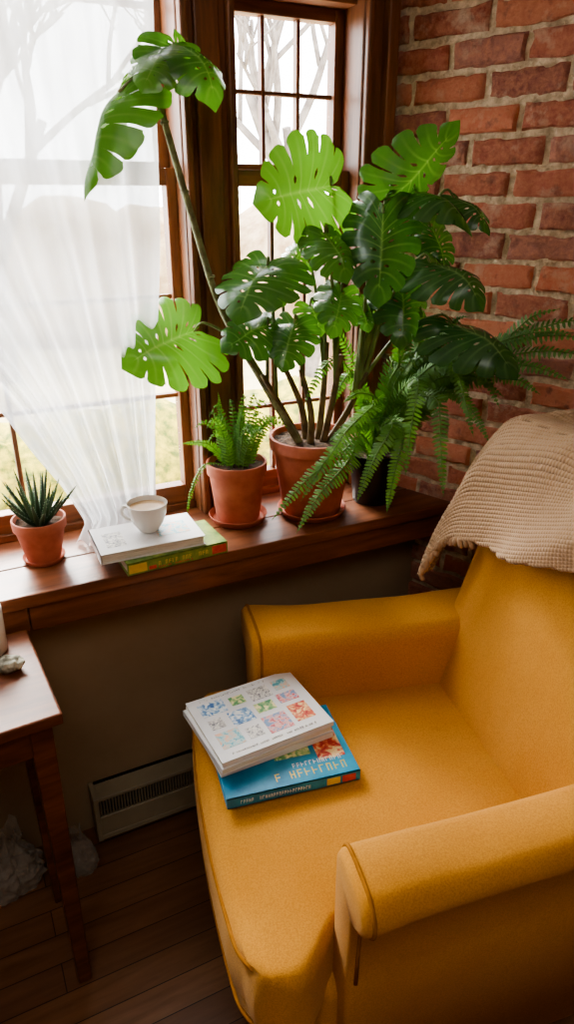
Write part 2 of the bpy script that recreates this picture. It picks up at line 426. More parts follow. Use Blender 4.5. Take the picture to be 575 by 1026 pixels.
bag(WL(-.125,-.245),.082,.052,.17,1.3,'crumpled translucent white plastic bag slumped on the floor under the table')
bag(WL(.040,-.268),.042,.034,.125,5.1,'small crumpled translucent plastic bag on the floor beside the heater')
# ------------------------------------------------------------------ pots
def pot(e,rt,rb,h,saucer=None,mat=m_terra,rim=.028,sz=.016):
    z0=0
    if saucer:
        m=MB(); m.lathe([(saucer*.86,0),(saucer*.9,.002),(saucer,sz),(saucer*.985,sz+.002),(saucer*.95,sz),(saucer*.86,.006),(0,.006)],56); m.obj('saucer',mat,e,smooth=True,auto=True); z0=.007
    m=MB(); re=rt*.93
    m.lathe([(rb*.96,z0),(rb,z0+.004),(re*.985,h-rim),(rt*.985,h-rim+.001),(rt*.99,h-rim+.004),(rt,h-.003),(rt*.99,h),(rt*.93,h),(rt*.91,h-.004),(rt*.88,h-.03),(rb*.85,z0+.01)],64)
    m.obj('pot',mat,e,smooth=True,auto=True)
    m=MB(); n=40; vs=[(0,0,h-.012)]; fs=[]
    for j in range(1,8):
        for k in range(n):
            a=2*math.pi*k/n; r=rt*.895*j/7; vs.append((r*math.cos(a),r*math.sin(a),h-.013+.007*noise.noise(Vector((r*60*math.cos(a),r*60*math.sin(a),1)))))
    for k in range(n): fs.append((0,1+k,1+(k+1)%n))
    for j in range(6):
        for k in range(n): fs.append((1+j*n+k,1+(j+1)*n+k,1+(j+1)*n+(k+1)%n,1+j*n+(k+1)%n))
    m.add(vs,fs); m.obj('soil',m_soil,e,smooth=True)
# ------------------------------------------------------------------ monstera
HEART=[(0,1.0),(.19,.87),(.37,.70),(.50,.46),(.56,.18),(.54,-.06),(.42,-.23),(.23,-.28),(.05,-.10)]
def heart(t):
    x=t*(len(HEART)-1); i=min(int(x),len(HEART)-2); u=x-i
    g=lambda k:Vector((*HEART[max(0,min(len(HEART)-1,k))],0))
    p0,p1,p2,p3=g(i-1),g(i),g(i+1),g(i+2)
    return .5*((2*p1)+(p2-p0)*u+(2*p0-5*p1+4*p2-p3)*u*u+(3*p1-p0-3*p2+p3)*u**3)
def leaf(mb,base,tip,nrm,wid=1.0,tint=.5,droop=.25,fold=.25,nl=8,seed=0,slit=.44):
    rnd=random.Random(seed); A=Vector(base);T=Vector(tip); y=(T-A); L=y.length; y.normalize()
    n=Vector(nrm); n=(n-y*n.dot(y)).normalized(); x=y.cross(n)
    K=8; RN=20; slit+=rnd.uniform(-.06,.06); tw=rnd.uniform(-.2,.2)
    lob=[[rnd.uniform(-.05,.05) for _ in range(nl+1)] for _ in (0,1)]
    def place(px,py,lb=0):
        h=-droop*(py*py-py if py>0 else 0)*1.8-fold*abs(px)**1.6*1.5+.06*noise.noise(Vector((px*2.5+seed,py*2.5,0)))+lb*abs(px)+tw*px*py
        if py<0: h-= .45*py*py
        return A+x*(px*L*wid)+y*(py*L)+n*(h*L)
    for si,sgn in enumerate((-1,1)):
        bounds=[0]
        for i in range(nl): bounds.append(bounds[-1]+(1.3 if i==0 else 1)*rnd.uniform(.85,1.15))
        tot=bounds[-1]; bounds=[q/tot for q in bounds]
        hole=[rnd.random()<.8 for _ in range(nl+1)]; hc=[rnd.uniform(.18,.26) for _ in range(nl+1)]
        st=[slit+rnd.uniform(-.06,.18) for _ in range(nl+1)]; st[nl-1]=1.1; st[0]=1.1
        if nl>2: st[1]+=.14; st[nl-2]+=.15
        for i in range(nl):
            t0,t1=bounds[i],bounds[i+1]; tc=(t0+t1)/2; hw=(t1-t0)/2
            g0,g1=rnd.uniform(.09,.17),rnd.uniform(.09,.17); ext=rnd.uniform(.98,1.03)
            vs=[];ti=[]
            for r in range(RN+1):
                rr=r/RN
                for k in range(K+1):
                    ph=k/K*2-1; side=i if ph<0 else i+1
                    s0=st[side] if side<nl else 1.1
                    q=max(0,(rr-s0)/max(.05,(1-s0))); g_=g0 if ph<0 else g1
                    cut=g_*math.sin(min(1,q*1.6)*math.pi/2) if q>0 else 0
                    if q>0: cut-= .07*max(0,q-.55)
                    if rr>.88 and s0<1 : cut+=.22*((rr-.88)/.12)**2
                    if hole[side] and 0<side<nl and abs(rr-hc[side])<.08 : cut+= .24*math.cos((rr-hc[side])/.08*math.pi/2)
                    php=ph*(1-cut)
                    t=max(0,min(1,tc+php*hw))
                    mt=.86*(1-t)**1.15; O=Vector((0,mt,0)); E=heart(t)
                    rad=rr*(1-.05*abs(ph)**3*(rr>.9 and s0<1))*(1+(ext-1)*max(0,rr-.5)*2*(1 if 0<i<nl-1 else 0)*(1-ph*ph))
                    P=O.lerp(E,rad); P.y-= .16*rr*(1-rr)
                    lb=lob[si][i]*max(0,rr-.3)
                    vs.append(place(sgn*P.x,P.y,lb-.12*max(0,rr-.7)*abs(ph)))
                    vein=(.45*(1-rr*.8) if k==K//2 else 0)+max(0,1-rr*18)*.5
                    ti.append((max(0,min(1,tint+rnd.uniform(-.03,.03)+.08*abs(ph))),min(1,vein),0))
            fs=[]
            for r in range(RN):
                for k in range(K):
                    a=r*(K+1)+k; q=(a,a+1,a+K+2,a+K+1); fs.append(q if sgn>0 else q[::-1])
            mb.add(vs,fs,0,ti)
LV=[
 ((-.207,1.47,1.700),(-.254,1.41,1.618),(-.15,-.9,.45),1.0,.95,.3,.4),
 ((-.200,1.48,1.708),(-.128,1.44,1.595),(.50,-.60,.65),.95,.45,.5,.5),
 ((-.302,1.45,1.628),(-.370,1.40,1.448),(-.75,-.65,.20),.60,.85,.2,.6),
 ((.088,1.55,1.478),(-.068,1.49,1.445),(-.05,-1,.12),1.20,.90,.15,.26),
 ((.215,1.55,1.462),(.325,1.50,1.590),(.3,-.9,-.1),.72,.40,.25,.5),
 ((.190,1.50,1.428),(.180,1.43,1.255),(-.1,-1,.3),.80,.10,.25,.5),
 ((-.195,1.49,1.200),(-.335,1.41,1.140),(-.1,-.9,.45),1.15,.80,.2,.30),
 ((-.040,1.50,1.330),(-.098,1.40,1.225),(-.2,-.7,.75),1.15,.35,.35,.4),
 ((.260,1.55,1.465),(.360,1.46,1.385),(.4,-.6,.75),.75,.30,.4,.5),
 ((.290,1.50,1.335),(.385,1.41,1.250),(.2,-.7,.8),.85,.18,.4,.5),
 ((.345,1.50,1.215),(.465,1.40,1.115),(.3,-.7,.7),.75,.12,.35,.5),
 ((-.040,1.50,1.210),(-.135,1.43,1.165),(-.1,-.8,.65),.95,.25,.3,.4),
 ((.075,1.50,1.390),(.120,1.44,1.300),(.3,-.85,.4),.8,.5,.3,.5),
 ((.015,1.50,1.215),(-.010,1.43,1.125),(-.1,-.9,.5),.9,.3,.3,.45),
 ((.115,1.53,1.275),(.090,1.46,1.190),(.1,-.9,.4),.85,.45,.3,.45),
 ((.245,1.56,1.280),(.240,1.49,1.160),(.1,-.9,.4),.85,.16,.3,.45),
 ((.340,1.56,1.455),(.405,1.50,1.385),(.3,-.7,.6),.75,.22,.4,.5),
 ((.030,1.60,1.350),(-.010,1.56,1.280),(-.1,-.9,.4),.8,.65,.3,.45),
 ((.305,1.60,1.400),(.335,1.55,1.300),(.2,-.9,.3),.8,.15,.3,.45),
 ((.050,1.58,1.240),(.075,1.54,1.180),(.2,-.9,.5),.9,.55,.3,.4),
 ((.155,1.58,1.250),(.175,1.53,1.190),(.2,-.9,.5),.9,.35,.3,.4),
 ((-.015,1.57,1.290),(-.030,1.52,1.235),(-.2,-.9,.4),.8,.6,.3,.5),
]
MP=Vector(WL(.709,-.150,.75))
mo=thing('potted_monstera','large monstera with split leaves in a terracotta pot on the windowsill','potted plant',tuple(MP))
pot(mo,.104,.070,.197,.084)
def rel(p): return Vector(p)-MP
fo=MB()
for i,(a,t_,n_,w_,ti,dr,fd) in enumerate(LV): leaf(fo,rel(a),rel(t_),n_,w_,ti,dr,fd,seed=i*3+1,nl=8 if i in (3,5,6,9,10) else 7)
fo.obj('foliage',m_leaf,mo,smooth=True,normals=False)
st=MB()
tall=[(.03,1.56,.93),(-.02,1.55,1.02),(-.060,1.54,1.092),(-.138,1.52,1.241),(-.184,1.50,1.406),(-.220,1.48,1.555),(-.237,1.47,1.625)]
st.tube([rel(p) for p in tall],[.009,.009,.008,.0075,.007,.0065,.006],10,0)
top=Vector(tall[-1])
st.tube([rel(top),rel((-.232,1.47,1.67)),rel((-.207,1.47,1.700))],[.006,.004,.003],8,0)
st.tube([rel(top),rel((-.225,1.475,1.67)),rel((-.200,1.48,1.708))],[.005,.004,.003],8,0)
st.tube([rel(top),rel((-.265,1.46,1.652)),rel((-.302,1.45,1.628))],[.006,.004,.003],8,0)
for sg in range(1,6): 
    P=rel(Vector(tall[sg]).lerp(Vector(tall[sg+1]),.4)); 
    D=(Vector(tall[sg+1])-Vector(tall[sg])).normalized()
    st.tube([P-D*.003,P,P+D*.003],[.0070,.0088,.0070],10,0,sub=1)
st.obj('stem',m_trunk,mo,smooth=True)
pe=MB()
canes=[((.03,1.57,.93),(-.055,1.53,1.10)),((.085,1.57,.93),(.120,1.55,1.14)),((.055,1.555,.93),(.03,1.54,1.11)),((.100,1.585,.93),(.18,1.56,1.10)),((.045,1.59,.93),(-.01,1.56,1.12)),((.075,1.595,.93),(.09,1.59,1.16))]
for A_,B_ in canes:
    A_=Vector(A_);B_=Vector(B_); pe.tube([rel(A_),rel(A_.lerp(B_,.4)+Vector((random.uniform(-.010,.010),0,.01))),rel(B_)],[.0090,.0075,.0055],9,1)
rnd=random.Random(4)
for i,L_ in enumerate(LV[3:]):
    a=Vector(L_[0])
    s0=min((Vector(c[1]) for c in canes),key=lambda q:(q.x-a.x)**2+(q.y-a.y)**2+.15*(q.z-a.z+.12)**2)
    cA=min(canes,key=lambda c:(Vector(c[1])-s0).length); s0=Vector(cA[0]).lerp(s0,rnd.uniform(.6,.95))
    d=a-s0
    mid=s0+Vector((d.x*.40,d.y*.3,max(d.z,.02)*.62+.02)); mid2=s0+Vector((d.x*.85,d.y*.8,d.z*.97+.02))
    pe.tube([rel(s0),rel(mid),rel(mid2),rel(a)],[.0046,.0036,.0028,.0022],8,0)
pe.obj('petiole',[m_stem,m_petdark],mo,smooth=True)
# ------------------------------------------------------------------ ferns
def frond(mb,pts,npair=34,lw=.04,tint=.5,seed=0,up=(0,0,1),lwid=.0055,taper=.25,rr0=.0016):
    rnd=random.Random(seed)
    C=mb.tube(pts,[rr0]*(len(pts)-1)+[.0005],5,0,sub=10,tint=(.35,.3,0))
    n=len(C); cum=[0]
    for i in range(1,n): cum.append(cum[-1]+(C[i]-C[i-1]).length)
    T=cum[-1]; j=0
    for k in range(npair):
        u=.08+.92*k/(npair-1); d=u*T
        while j<n-2 and cum[j+1]<d: j+=1
        s_=(d-cum[j])/max(1e-6,cum[j+1]-cum[j]); P=C[j].lerp(C[j+1],min(1,s_)); D=(C[j+1]-C[j]).normalized()
        S=D.cross(Vector(up))
        if S.length<.05: S=Vector((1,0,0))
        S.normalize(); Nn=S.cross(D).normalized()
        ll=lw*(math.sin(math.pi*min(1,(u*.92+.09)))**.55)*(1-taper*u)*rnd.uniform(.85,1.1)
        for sg in (-1,1):
            dr=(S*sg+D*rnd.uniform(.25,.42)+Nn*rnd.uniform(-.25,.1)).normalized()
            wv=(D-dr*D.dot(dr)).normalized()*lwid
            q1=P+dr*ll*.35-Nn*.001; q2=P+dr*ll*.75-Nn*.004*(ll/.04); q3=P+dr*ll-Nn*.009*(ll/.04)
            tt=max(0,min(1,tint+rnd.uniform(-.15,.15)))
            vs=[P-wv*.5,P+wv*.7,q1+wv*.95,q1-wv*.9,q2+wv*.65,q2-wv*.7,q3]
            mb.add(vs,[(0,1,2,3),(3,2,4,5),(5,4,6)],0,(tt,0,0))
def arcf(base,direction,length,rise,drop,n=5):
    b0=Vector(base); d=Vector((direction[0],direction[1],0)).normalized(); P=[]
    for i in range(n):
        u=i/(n-1); P.append(b0+d*(length*u**1.15)+Vector((0,0,rise*math.sin(math.pi*.62*u)-drop*u**2.4)))
    return P
BP=Vector(WL(.885,-.150,.75))
bf=thing('potted_boston_fern','lush Boston fern with arching fronds in a black plastic pot','potted plant',tuple(BP))
pot(bf,.066,.050,.13,None,m_blackpot,rim=.018)
F=MB(); rnd=random.Random(11)
rb=lambda p:Vector(p)-BP
spec=[
 ((.12,1.42,.96),(-.03,1.31,.850)),((.15,1.45,1.01),(.03,1.34,.88)),((.18,1.47,1.04),(.08,1.37,.95)),((.23,1.47,1.00),(.15,1.38,.86)),((.13,1.43,.93),(.02,1.33,.81)),
 ((.28,1.48,1.10),(.25,1.38,.92)),((.32,1.47,1.06),(.33,1.36,.88)),((.35,1.50,1.13),(.39,1.40,1.00)),((.38,1.52,1.15),(.45,1.44,1.05)),((.26,1.49,.98),(.22,1.41,.82)),
 ((.25,1.56,1.12),(.225,1.50,1.22)),((.29,1.56,1.16),(.28,1.51,1.25)),((.33,1.55,1.17),(.38,1.50,1.23)),((.20,1.52,1.05),(.12,1.45,1.06)),
 ((.37,1.53,1.06),(.44,1.45,.97)),((.20,1.50,1.0),(.09,1.43,.98)),((.34,1.5,1.14),(.37,1.43,1.08)),((.39,1.52,1.15),(.46,1.46,1.10)),
 ((.39,1.53,1.13),(.48,1.46,1.13)),((.36,1.52,1.10),(.46,1.46,1.07)),((.30,1.53,1.15),(.33,1.46,1.20)),((.36,1.53,1.18),(.42,1.48,1.17)),((.27,1.53,1.13),(.24,1.47,1.14)),
 ((.42,1.54,1.15),(.57,1.42,1.21)),((.44,1.53,1.13),(.60,1.38,1.17)),((.42,1.54,1.13),(.54,1.43,1.12)),((.45,1.53,1.16),(.62,1.40,1.24)),((.43,1.52,1.12),(.57,1.40,1.12)),((.46,1.53,1.17),(.55,1.46,1.25)),((.43,1.52,1.10),(.53,1.44,1.08)),((.44,1.52,1.16),(.60,1.40,1.20)),
]
for i,(mid,end) in enumerate(spec):
    s0=Vector((random.uniform(-.02,.02),random.uniform(-.02,.02),.115)); mid=rb(mid); end=rb(end)
    q=s0.lerp(mid,.55)+Vector((0,0,.05))
    frond(F,[s0,q,mid,mid.lerp(end,.55)+Vector((0,0,.016)),end],52,.037 if i<23 else .048,rnd.uniform(.3,.95),i,up=(-.1,-.75,.75),lwid=.0036,taper=.45)
for i in range(6):
    a=math.radians(rnd.uniform(185,345)); d=(math.cos(a),math.sin(a)); ln=rnd.uniform(.12,.24)
    frond(F,arcf((0,0,.115),d,ln,rnd.uniform(.26,.38),rnd.uniform(.0,.12)),44,.034,rnd.uniform(.3,.8),50+i,up=(0,-.5,.9),lwid=.0034,taper=.4)
F.obj('foliage',m_fern,bf,smooth=True,normals=False)
SP=Vector(WL(.530,-.110,.75))
sf=thing('potted_fern','small bushy fern in a terracotta pot beside the books','potted plant',tuple(SP))
pot(sf,.071,.052,.148,.070)
F=MB(); rnd=random.Random(21)
for i in range(26):
    a=rnd.uniform(0,2*math.pi); ln=rnd.uniform(.02,.11); r0=rnd.uniform(0,.03)
    frond(F,arcf((r0*math.cos(a),r0*math.sin(a),.132),(math.cos(a),math.sin(a)*.7),ln,rnd.uniform(.10,.155)*(1.25-ln*4),rnd.uniform(0,.02)),20,.0195,rnd.uniform(.3,.9),100+i,lwid=.0024,up=(-.1,-1,.35),taper=.6,rr0=.0009)
frond(F,[(-.01,0,.132),(-.03,0,.22),(-.035,-.01,.31)],30,.018,.8,7,up=(0,-1,.2),lwid=.0024,taper=.6,rr0=.0009)
frond(F,[(-.02,0,.135),(-.07,-.03,.15),(-.10,-.06,.10),(-.11,-.08,.05)],28,.011,.9,8,lwid=.0022,rr0=.0009)
frond(F,[(-.02,0,.135),(-.06,-.01,.19),(-.12,-.03,.20)],26,.016,.9,9,lwid=.0024,up=(0,-.8,.6),taper=.5,rr0=.0009)
F.obj('foliage',m_fern,sf,smooth=True,normals=False)
AP=Vector(WL(.078,-.119,.75))
al=thing('potted_aloe','small spiky aloe with pale dotted leaves in a terracotta pot','potted plant',tuple(AP))
pot(al,.055,.036,.098,.044,rim=.022,sz=.010)
F=MB(); rnd=random.Random(5)
for i in range(32):
    a=i*2.4; el=R(84-i*1.6); ln=rnd.uniform(.075,.11)*(1.08 if i<18 else .9)
    d=Vector((math.cos(a)*math.cos(el),math.sin(a)*math.cos(el),math.sin(el))); s0=Vector((math.cos(a)*.008,math.sin(a)*.008,.082))
    sd=d.cross(Vector((0,0,1))).normalized()
    P=[s0+d*ln*u+Vector((0,0,.012*u*u)) for u in (0,.25,.5,.75,1)]
    F.tube(P,[.0052,.0056,.0044,.0028,.0004],7,0,sub=3,tint=(rnd.uniform(.1,.8),0,0))
    for k in range(9):
        for sg in (-1,1):
            u=.12+k*.095; c_=P[0].lerp(P[-1],u)+sd*sg*.005*(1-u*.8)
            F.tube([c_,c_+sd*sg*.0022],[.0011,.0003],4,0,sub=1,tint=(1,1,0))
F.obj('foliage',m_aloe,al,smooth=True)
# ------------------------------------------------------------------ books
def book(name,label,loc,rotz,w,d,h,cov,spine='y-',grp=None,patches=None,soft=False,cat='book'):
    e=thing(name,label,cat,loc,rotz,grp); ct=.0022 if not soft else .0008; m=MB()
    m.box((-w/2,-d/2,0),(w/2,d/2,ct)); m.box((-w/2,-d/2,h-ct),(w/2,d/2,h))
    if spine=='y-': m.box((-w/2,-d/2,0),(w/2,-d/2+ct,h))
    elif spine=='x-': m.box((-w/2,-d/2,0),(-w/2+ct,d/2,h))
    mats=[cov]
    if patches:
        for n_,(x0,y0,x1,y1,mt,top) in enumerate(patches):
            if mt not in mats: mats.append(mt)
            k=mats.index(mt); q=.0004+.00001*n_
            if top: m.box((x0,y0,h),(x1,y1,h+q),k)
            else: m.box((x0,-d/2-q,y0),(x1,-d/2,y1),k)
    m.obj('cover',mats,e)
    ins=.0035 if not soft else .0008; p=MB(); p.box((-w/2+ins,-d/2+ins,ct),(w/2-ins,d/2-ins,h-ct)); p.obj('pages',m_paper,e)
    return e
def art(n,a,b,c,sc=90):
    m=M(n); f=m.noise(m.coord(),sc,3,.5,1.0)
    m.link(m.ramp(f,[(.36,a),(.48,b),(.60,c)]),m.b.inputs['Base Color']); m.b.inputs['Roughness'].default_value=.4; return m.m
arts=[art('art_blue',srgb(70,110,165),srgb(140,175,205),srgb(220,222,220)),art('art_red',srgb(180,50,56),srgb(215,110,80),srgb(236,206,150),70),art('art_green',srgb(80,140,95),srgb(150,185,120),srgb(226,214,160)),
 art('art_teal',srgb(90,160,175),srgb(175,205,205),srgb(226,180,150)),art('art_pink',srgb(200,90,105),srgb(230,180,170),srgb(120,150,185)),art('art_grey',srgb(120,120,126),srgb(190,186,180),srgb(222,218,210),160)]
def strokes(x0,x1,z0,z1,mt,seed,sp=.0065,top=False,wt=1.0):
    r_=random.Random(seed); o=[]; x=x0; a=.0012*wt; w_=sp*.62
    while x<x1:
        if r_.random()>.15:
            o.append((x,z0,x+a,z1,mt,top))
            if r_.random()>.4: o.append((x,z1-a,x+w_,z1,mt,top))
            if r_.random()>.4: o.append((x,(z0+z1)/2-a/2,x+w_,(z0+z1)/2+a/2,mt,top))
            if r_.random()>.6: o.append((x+w_-a,z0,x+w_,z1,mt,top))
        x+=sp
    return o
SZ=.4785
pb=[(.060,-.05,.112,.075,arts[1],True),(-.02,-.03,.05,.08,arts[2],True)]+strokes(-.03,.11,-.080,-.062,m_yel,12,.014,True,1.6)+strokes(.0,.11,-.056,-.046,m_coverw,14,.008,True,1.0)+strokes(-.10,.03,.007,.014,m_coverw,2,.005,wt=.7)+[(.06,.004,.085,.018,m_yel,False),(.09,.004,.115,.018,m_pink,False)]
book('book','thick blue-covered book with a red picture lying on the armchair seat',(-.012,1.030,SZ),R(16.5),.249,.19,.022,m_coverb,'y-','books on the armchair',pb)
z=SZ+.0236
book('magazine','white magazine in the middle of the stack on the armchair',(-.056,1.088,z),R(27),.232,.184,.013,m_coverw,'y-','books on the armchair',soft=True,cat='magazine'); z+=.0133
book('magazine','white magazine with slightly fanned pages in the stack',(-.060,1.083,z),R(30),.232,.184,.012,m_coverw,'x-','books on the armchair',soft=True,cat='magazine'); z+=.0123
pt=[(-.100,-.062,-.054,-.018,arts[3],True),(-.044,-.060,-.014,-.030,arts[5],True),(-.004,-.066,.046,-.018,arts[4],True),(.056,-.060,.096,-.010,arts[1],True),
 (-.098,-.006,-.070,.022,arts[5],True),(-.056,-.014,-.010,.026,arts[0],True),(.000,-.004,.040,.024,arts[2],True),(.052,.002,.094,.030,arts[4],True),
 (-.100,.034,-.048,.072,arts[0],True),(-.036,.040,-.006,.066,arts[2],True),(.006,.034,.050,.070,arts[5],True),(.062,.042,.094,.072,arts[3],True)]
pt+=strokes(-.09,.06,.079,.084,arts[5],4,.005,True)+strokes(-.09,.09,-.080,-.076,arts[5],6,.004,True)
book('magazine','white magazine with a grid of colourful little pictures on its cover',(-.056,1.087,z),R(28.5),.232,.184,.010,m_coverw,'y-','books on the armchair',pt,True,cat='magazine')
pg=[(-.108,.004,-.07,.023,m_yel,False),(.075,.004,.108,.023,m_pink,False),(-.066,.004,-.05,.012,m_pink,False)]+strokes(-.045,.065,.009,.018,m_yel,8,.0075,wt=1.1)+strokes(-.045,.03,.004,.007,m_pink,5,.004,wt=.8)
book('book','green book with a red and yellow spine on the windowsill',WL(.326,-.206,.7505),R(29),.222,.128,.027,m_coverg,'y-','books on the windowsill',pg)
book('book','white-covered book under the coffee cup',WL(.283,-.192,.778),R(25),.222,.132,.022,m_coverw,'x-','books on the windowsill',[(-.09,-.04,-.05,.03,arts[5],True),(.02,-.03,.09,.03,arts[3],True)])
cp=thing('coffee_cup','white ceramic cup of milky coffee on the white book','cup',WL(.293,-.180,.8009))
m=MB(); m.lathe([(.020,0),(.022,.003),(.032,.018),(.040,.040),(.0435,.062),(.042,.063),(.039,.045),(.030,.02),(.0,.008)],48); m.obj('body',m_white,cp,smooth=True,auto=True)
m=MB(); m.lathe([(.0403,.052),(.0,.052)],48,capb=False); m.obj('coffee',m_coffee,cp,smooth=True)
m=MB(); m.tube([(-.038,.0,.052),(-.053,.0,.050),(-.056,.0,.036),(-.048,0,.024),(-.034,0,.022)],.0040); o=m.obj('handle',m_white,cp,smooth=True); o.rotation_euler=(0,0,R(-5))
# ------------------------------------------------------------------ armchair
CH=Vector((-.05,.95,0)); CA=R(14)
ch=thing('armchair','mustard-yellow upholstered armchair with rolled arms and piping','armchair',tuple(CH),CA)
def fbase(p):
    if p.x<0: p=Vector((p.x-.02*(1-(p.y/.3)**2),p.y,p.z))
    return p
m=rbox((.32,.29,.13),.03,14,fbase,c=(.350,0,.215)); m.obj('base',m_fab,ch,smooth=True)
def fseat(p):
    u=(p.x+.29)/.58
    ex=max(0,min(1,(u-.13)/.10))
    y=p.y*(1.0-.22*ex)
    zz=p.z
    if p.z>0: zz+=.018*(1-(p.y/.34)**2)*(1-((p.x)/.32)**2) 
    x=p.x-.025*(1-(p.y/.34)**2)*max(0,-p.x/.29)
    if p.x<-.21 and abs(p.y)>.25:
        q=math.hypot((-p.x-.21)/.08,(abs(p.y)-.25)/.09)
        if q>1: k=1/q**.7; x=-.21+(p.x+.21)*k; y=math.copysign(.25+(abs(p.y)-.25)*k,p.y)
    if p.x<-.2: x-=.010*math.cos(p.z/.085*math.pi/2)
    return Vector((x,y,zz+.004*noise.noise(Vector((p.x*7,p.y*7,0)))))
m=rbox((.29,.335,.080),.026,24,fseat,c=(.215,0,.377)); sc_=m.obj('seat_cushion',m_fab,ch,smooth=True)
def armprof(w_,rr):
    P=[(.25,.20),(.248,.40),(.246,.52),(.246,.57)]
    for k in range(1,9):
        a=math.pi-math.pi/2*k/9; P.append((.280+.034*math.cos(a),.580+.040*math.sin(a)))
    P+=[(.30,.622),(.30+w_*.4,.622)]
    zc=.622-rr
    for k in range(1,16):
        a=math.pi/2-math.pi*1.08*k/16; P.append((.30+w_+rr*.95*math.cos(a),zc+rr*math.sin(a)))
    P+=[(.30+w_-.008,zc-rr*1.12),(.30+w_-.010,.40),(.30+w_-.010,.10),(.25,.10)]
    return P
def arm(sg,x0,w_,rr):
    P=armprof(w_,rr); n=len(P); m=MB(); vs=[];fs=[]
    rows=[(x0-.018,.70),(x0-.015,.86),(x0-.009,.94),(x0,.98),(x0+.014,1.0)]+[(x0+.014+(.66-x0-.014)*i/14,1.0) for i in range(1,15)]
    for (x,sc) in rows:
        for (y,z) in P:
            cz=max(.11,min(.58,z)); ccy=.295
            yy=ccy+(y-ccy)*sc; zz=cz+(z-cz)*sc
            yy-=.06*(x-.06)
            top_=max(0,(z-.5)/.12); flare=max(0,1-(x-x0)/.16)**2
            if z>.5 and y>.30: yy+=.014*flare*(y-.30)/.09
            vs.append(Vector((x,sg*yy,zz+.012*(x-.06)-.010*math.sin(math.pi*max(0,(x-x0))/(.66-x0))*top_+.005*noise.noise(Vector((x*8,y*8,sg+z*5))))))
    for i in range(len(rows)-1):
        for k in range(n): fs.append((i*n+k,i*n+(k+1)%n,(i+1)*n+(k+1)%n,(i+1)*n+k))
    fs.append(tuple(range(n))); fs.append(tuple(range((len(rows)-1)*n,len(rows)*n)))
    m.add(vs,fs); a=m.obj('armrest',m_fab,ch,smooth=True); 
    p=MB(); idx=list(range(1,n-2)); off=3*n
    p.tube([vs[off+k]+Vector((-.003,0,0)) for k in idx],.0032,8,0,sub=2); p.obj('piping',m_pipe,a,smooth=True)
arm(1,.062,.070,.044);arm(-1,.078,.034,.036)
def fback(p):
    zc=p.z+.30
    x=p.x+.30*zc
    y=p.y*(1.0+.03*(zc/.6))
    ay=abs(p.y)
    if zc>.42 and ay>.16:
        r=math.hypot((zc-.42)/.18,(ay-.16)/.155)
        if r>1:
            k=1/r**.75; zc2=.42+(zc-.42)*k; y=math.copysign(.16+(abs(y)-.16)*k,y); return Vector((x,y,zc2-.30))
    puff=.02*(1-(p.y/.31)**2)*(1-((zc-.3)/.32)**2)
    if p.x<0: x-=puff
    return Vector((x,y,p.z))
m=rbox((.075,.31,.31),.045,20,fback,c=(.525,0,.72)); m.obj('backrest',m_fab,ch,smooth=True)
p=MB()
for zz,dx in ((.438,0),(.308,0)):
    pts=[]
    for k in range(-16,17):
        y=k/16*.318; ay=abs(y); x=-.075-.025*(1-(y/.34)**2)
        if ay>.24: x+= .075*(1-math.sqrt(max(0,1-((ay-.24)/.085)**2)))
        pts.append((x+dx-.004,y,zz))
    p.tube(pts,.0034,8,0,sub=2)
p.obj('piping',m_pipe,sc_,smooth=True)
for (x,y) in ((.09,.22),(.09,-.22),(.62,.22),(.62,-.22)):
    m=MB(); m.lathe([(.016,0),(.018,.003),(.026,.095)],20,c=(x,y,0),capt=True); m.obj('leg',m_case,ch,smooth=True,auto=True)
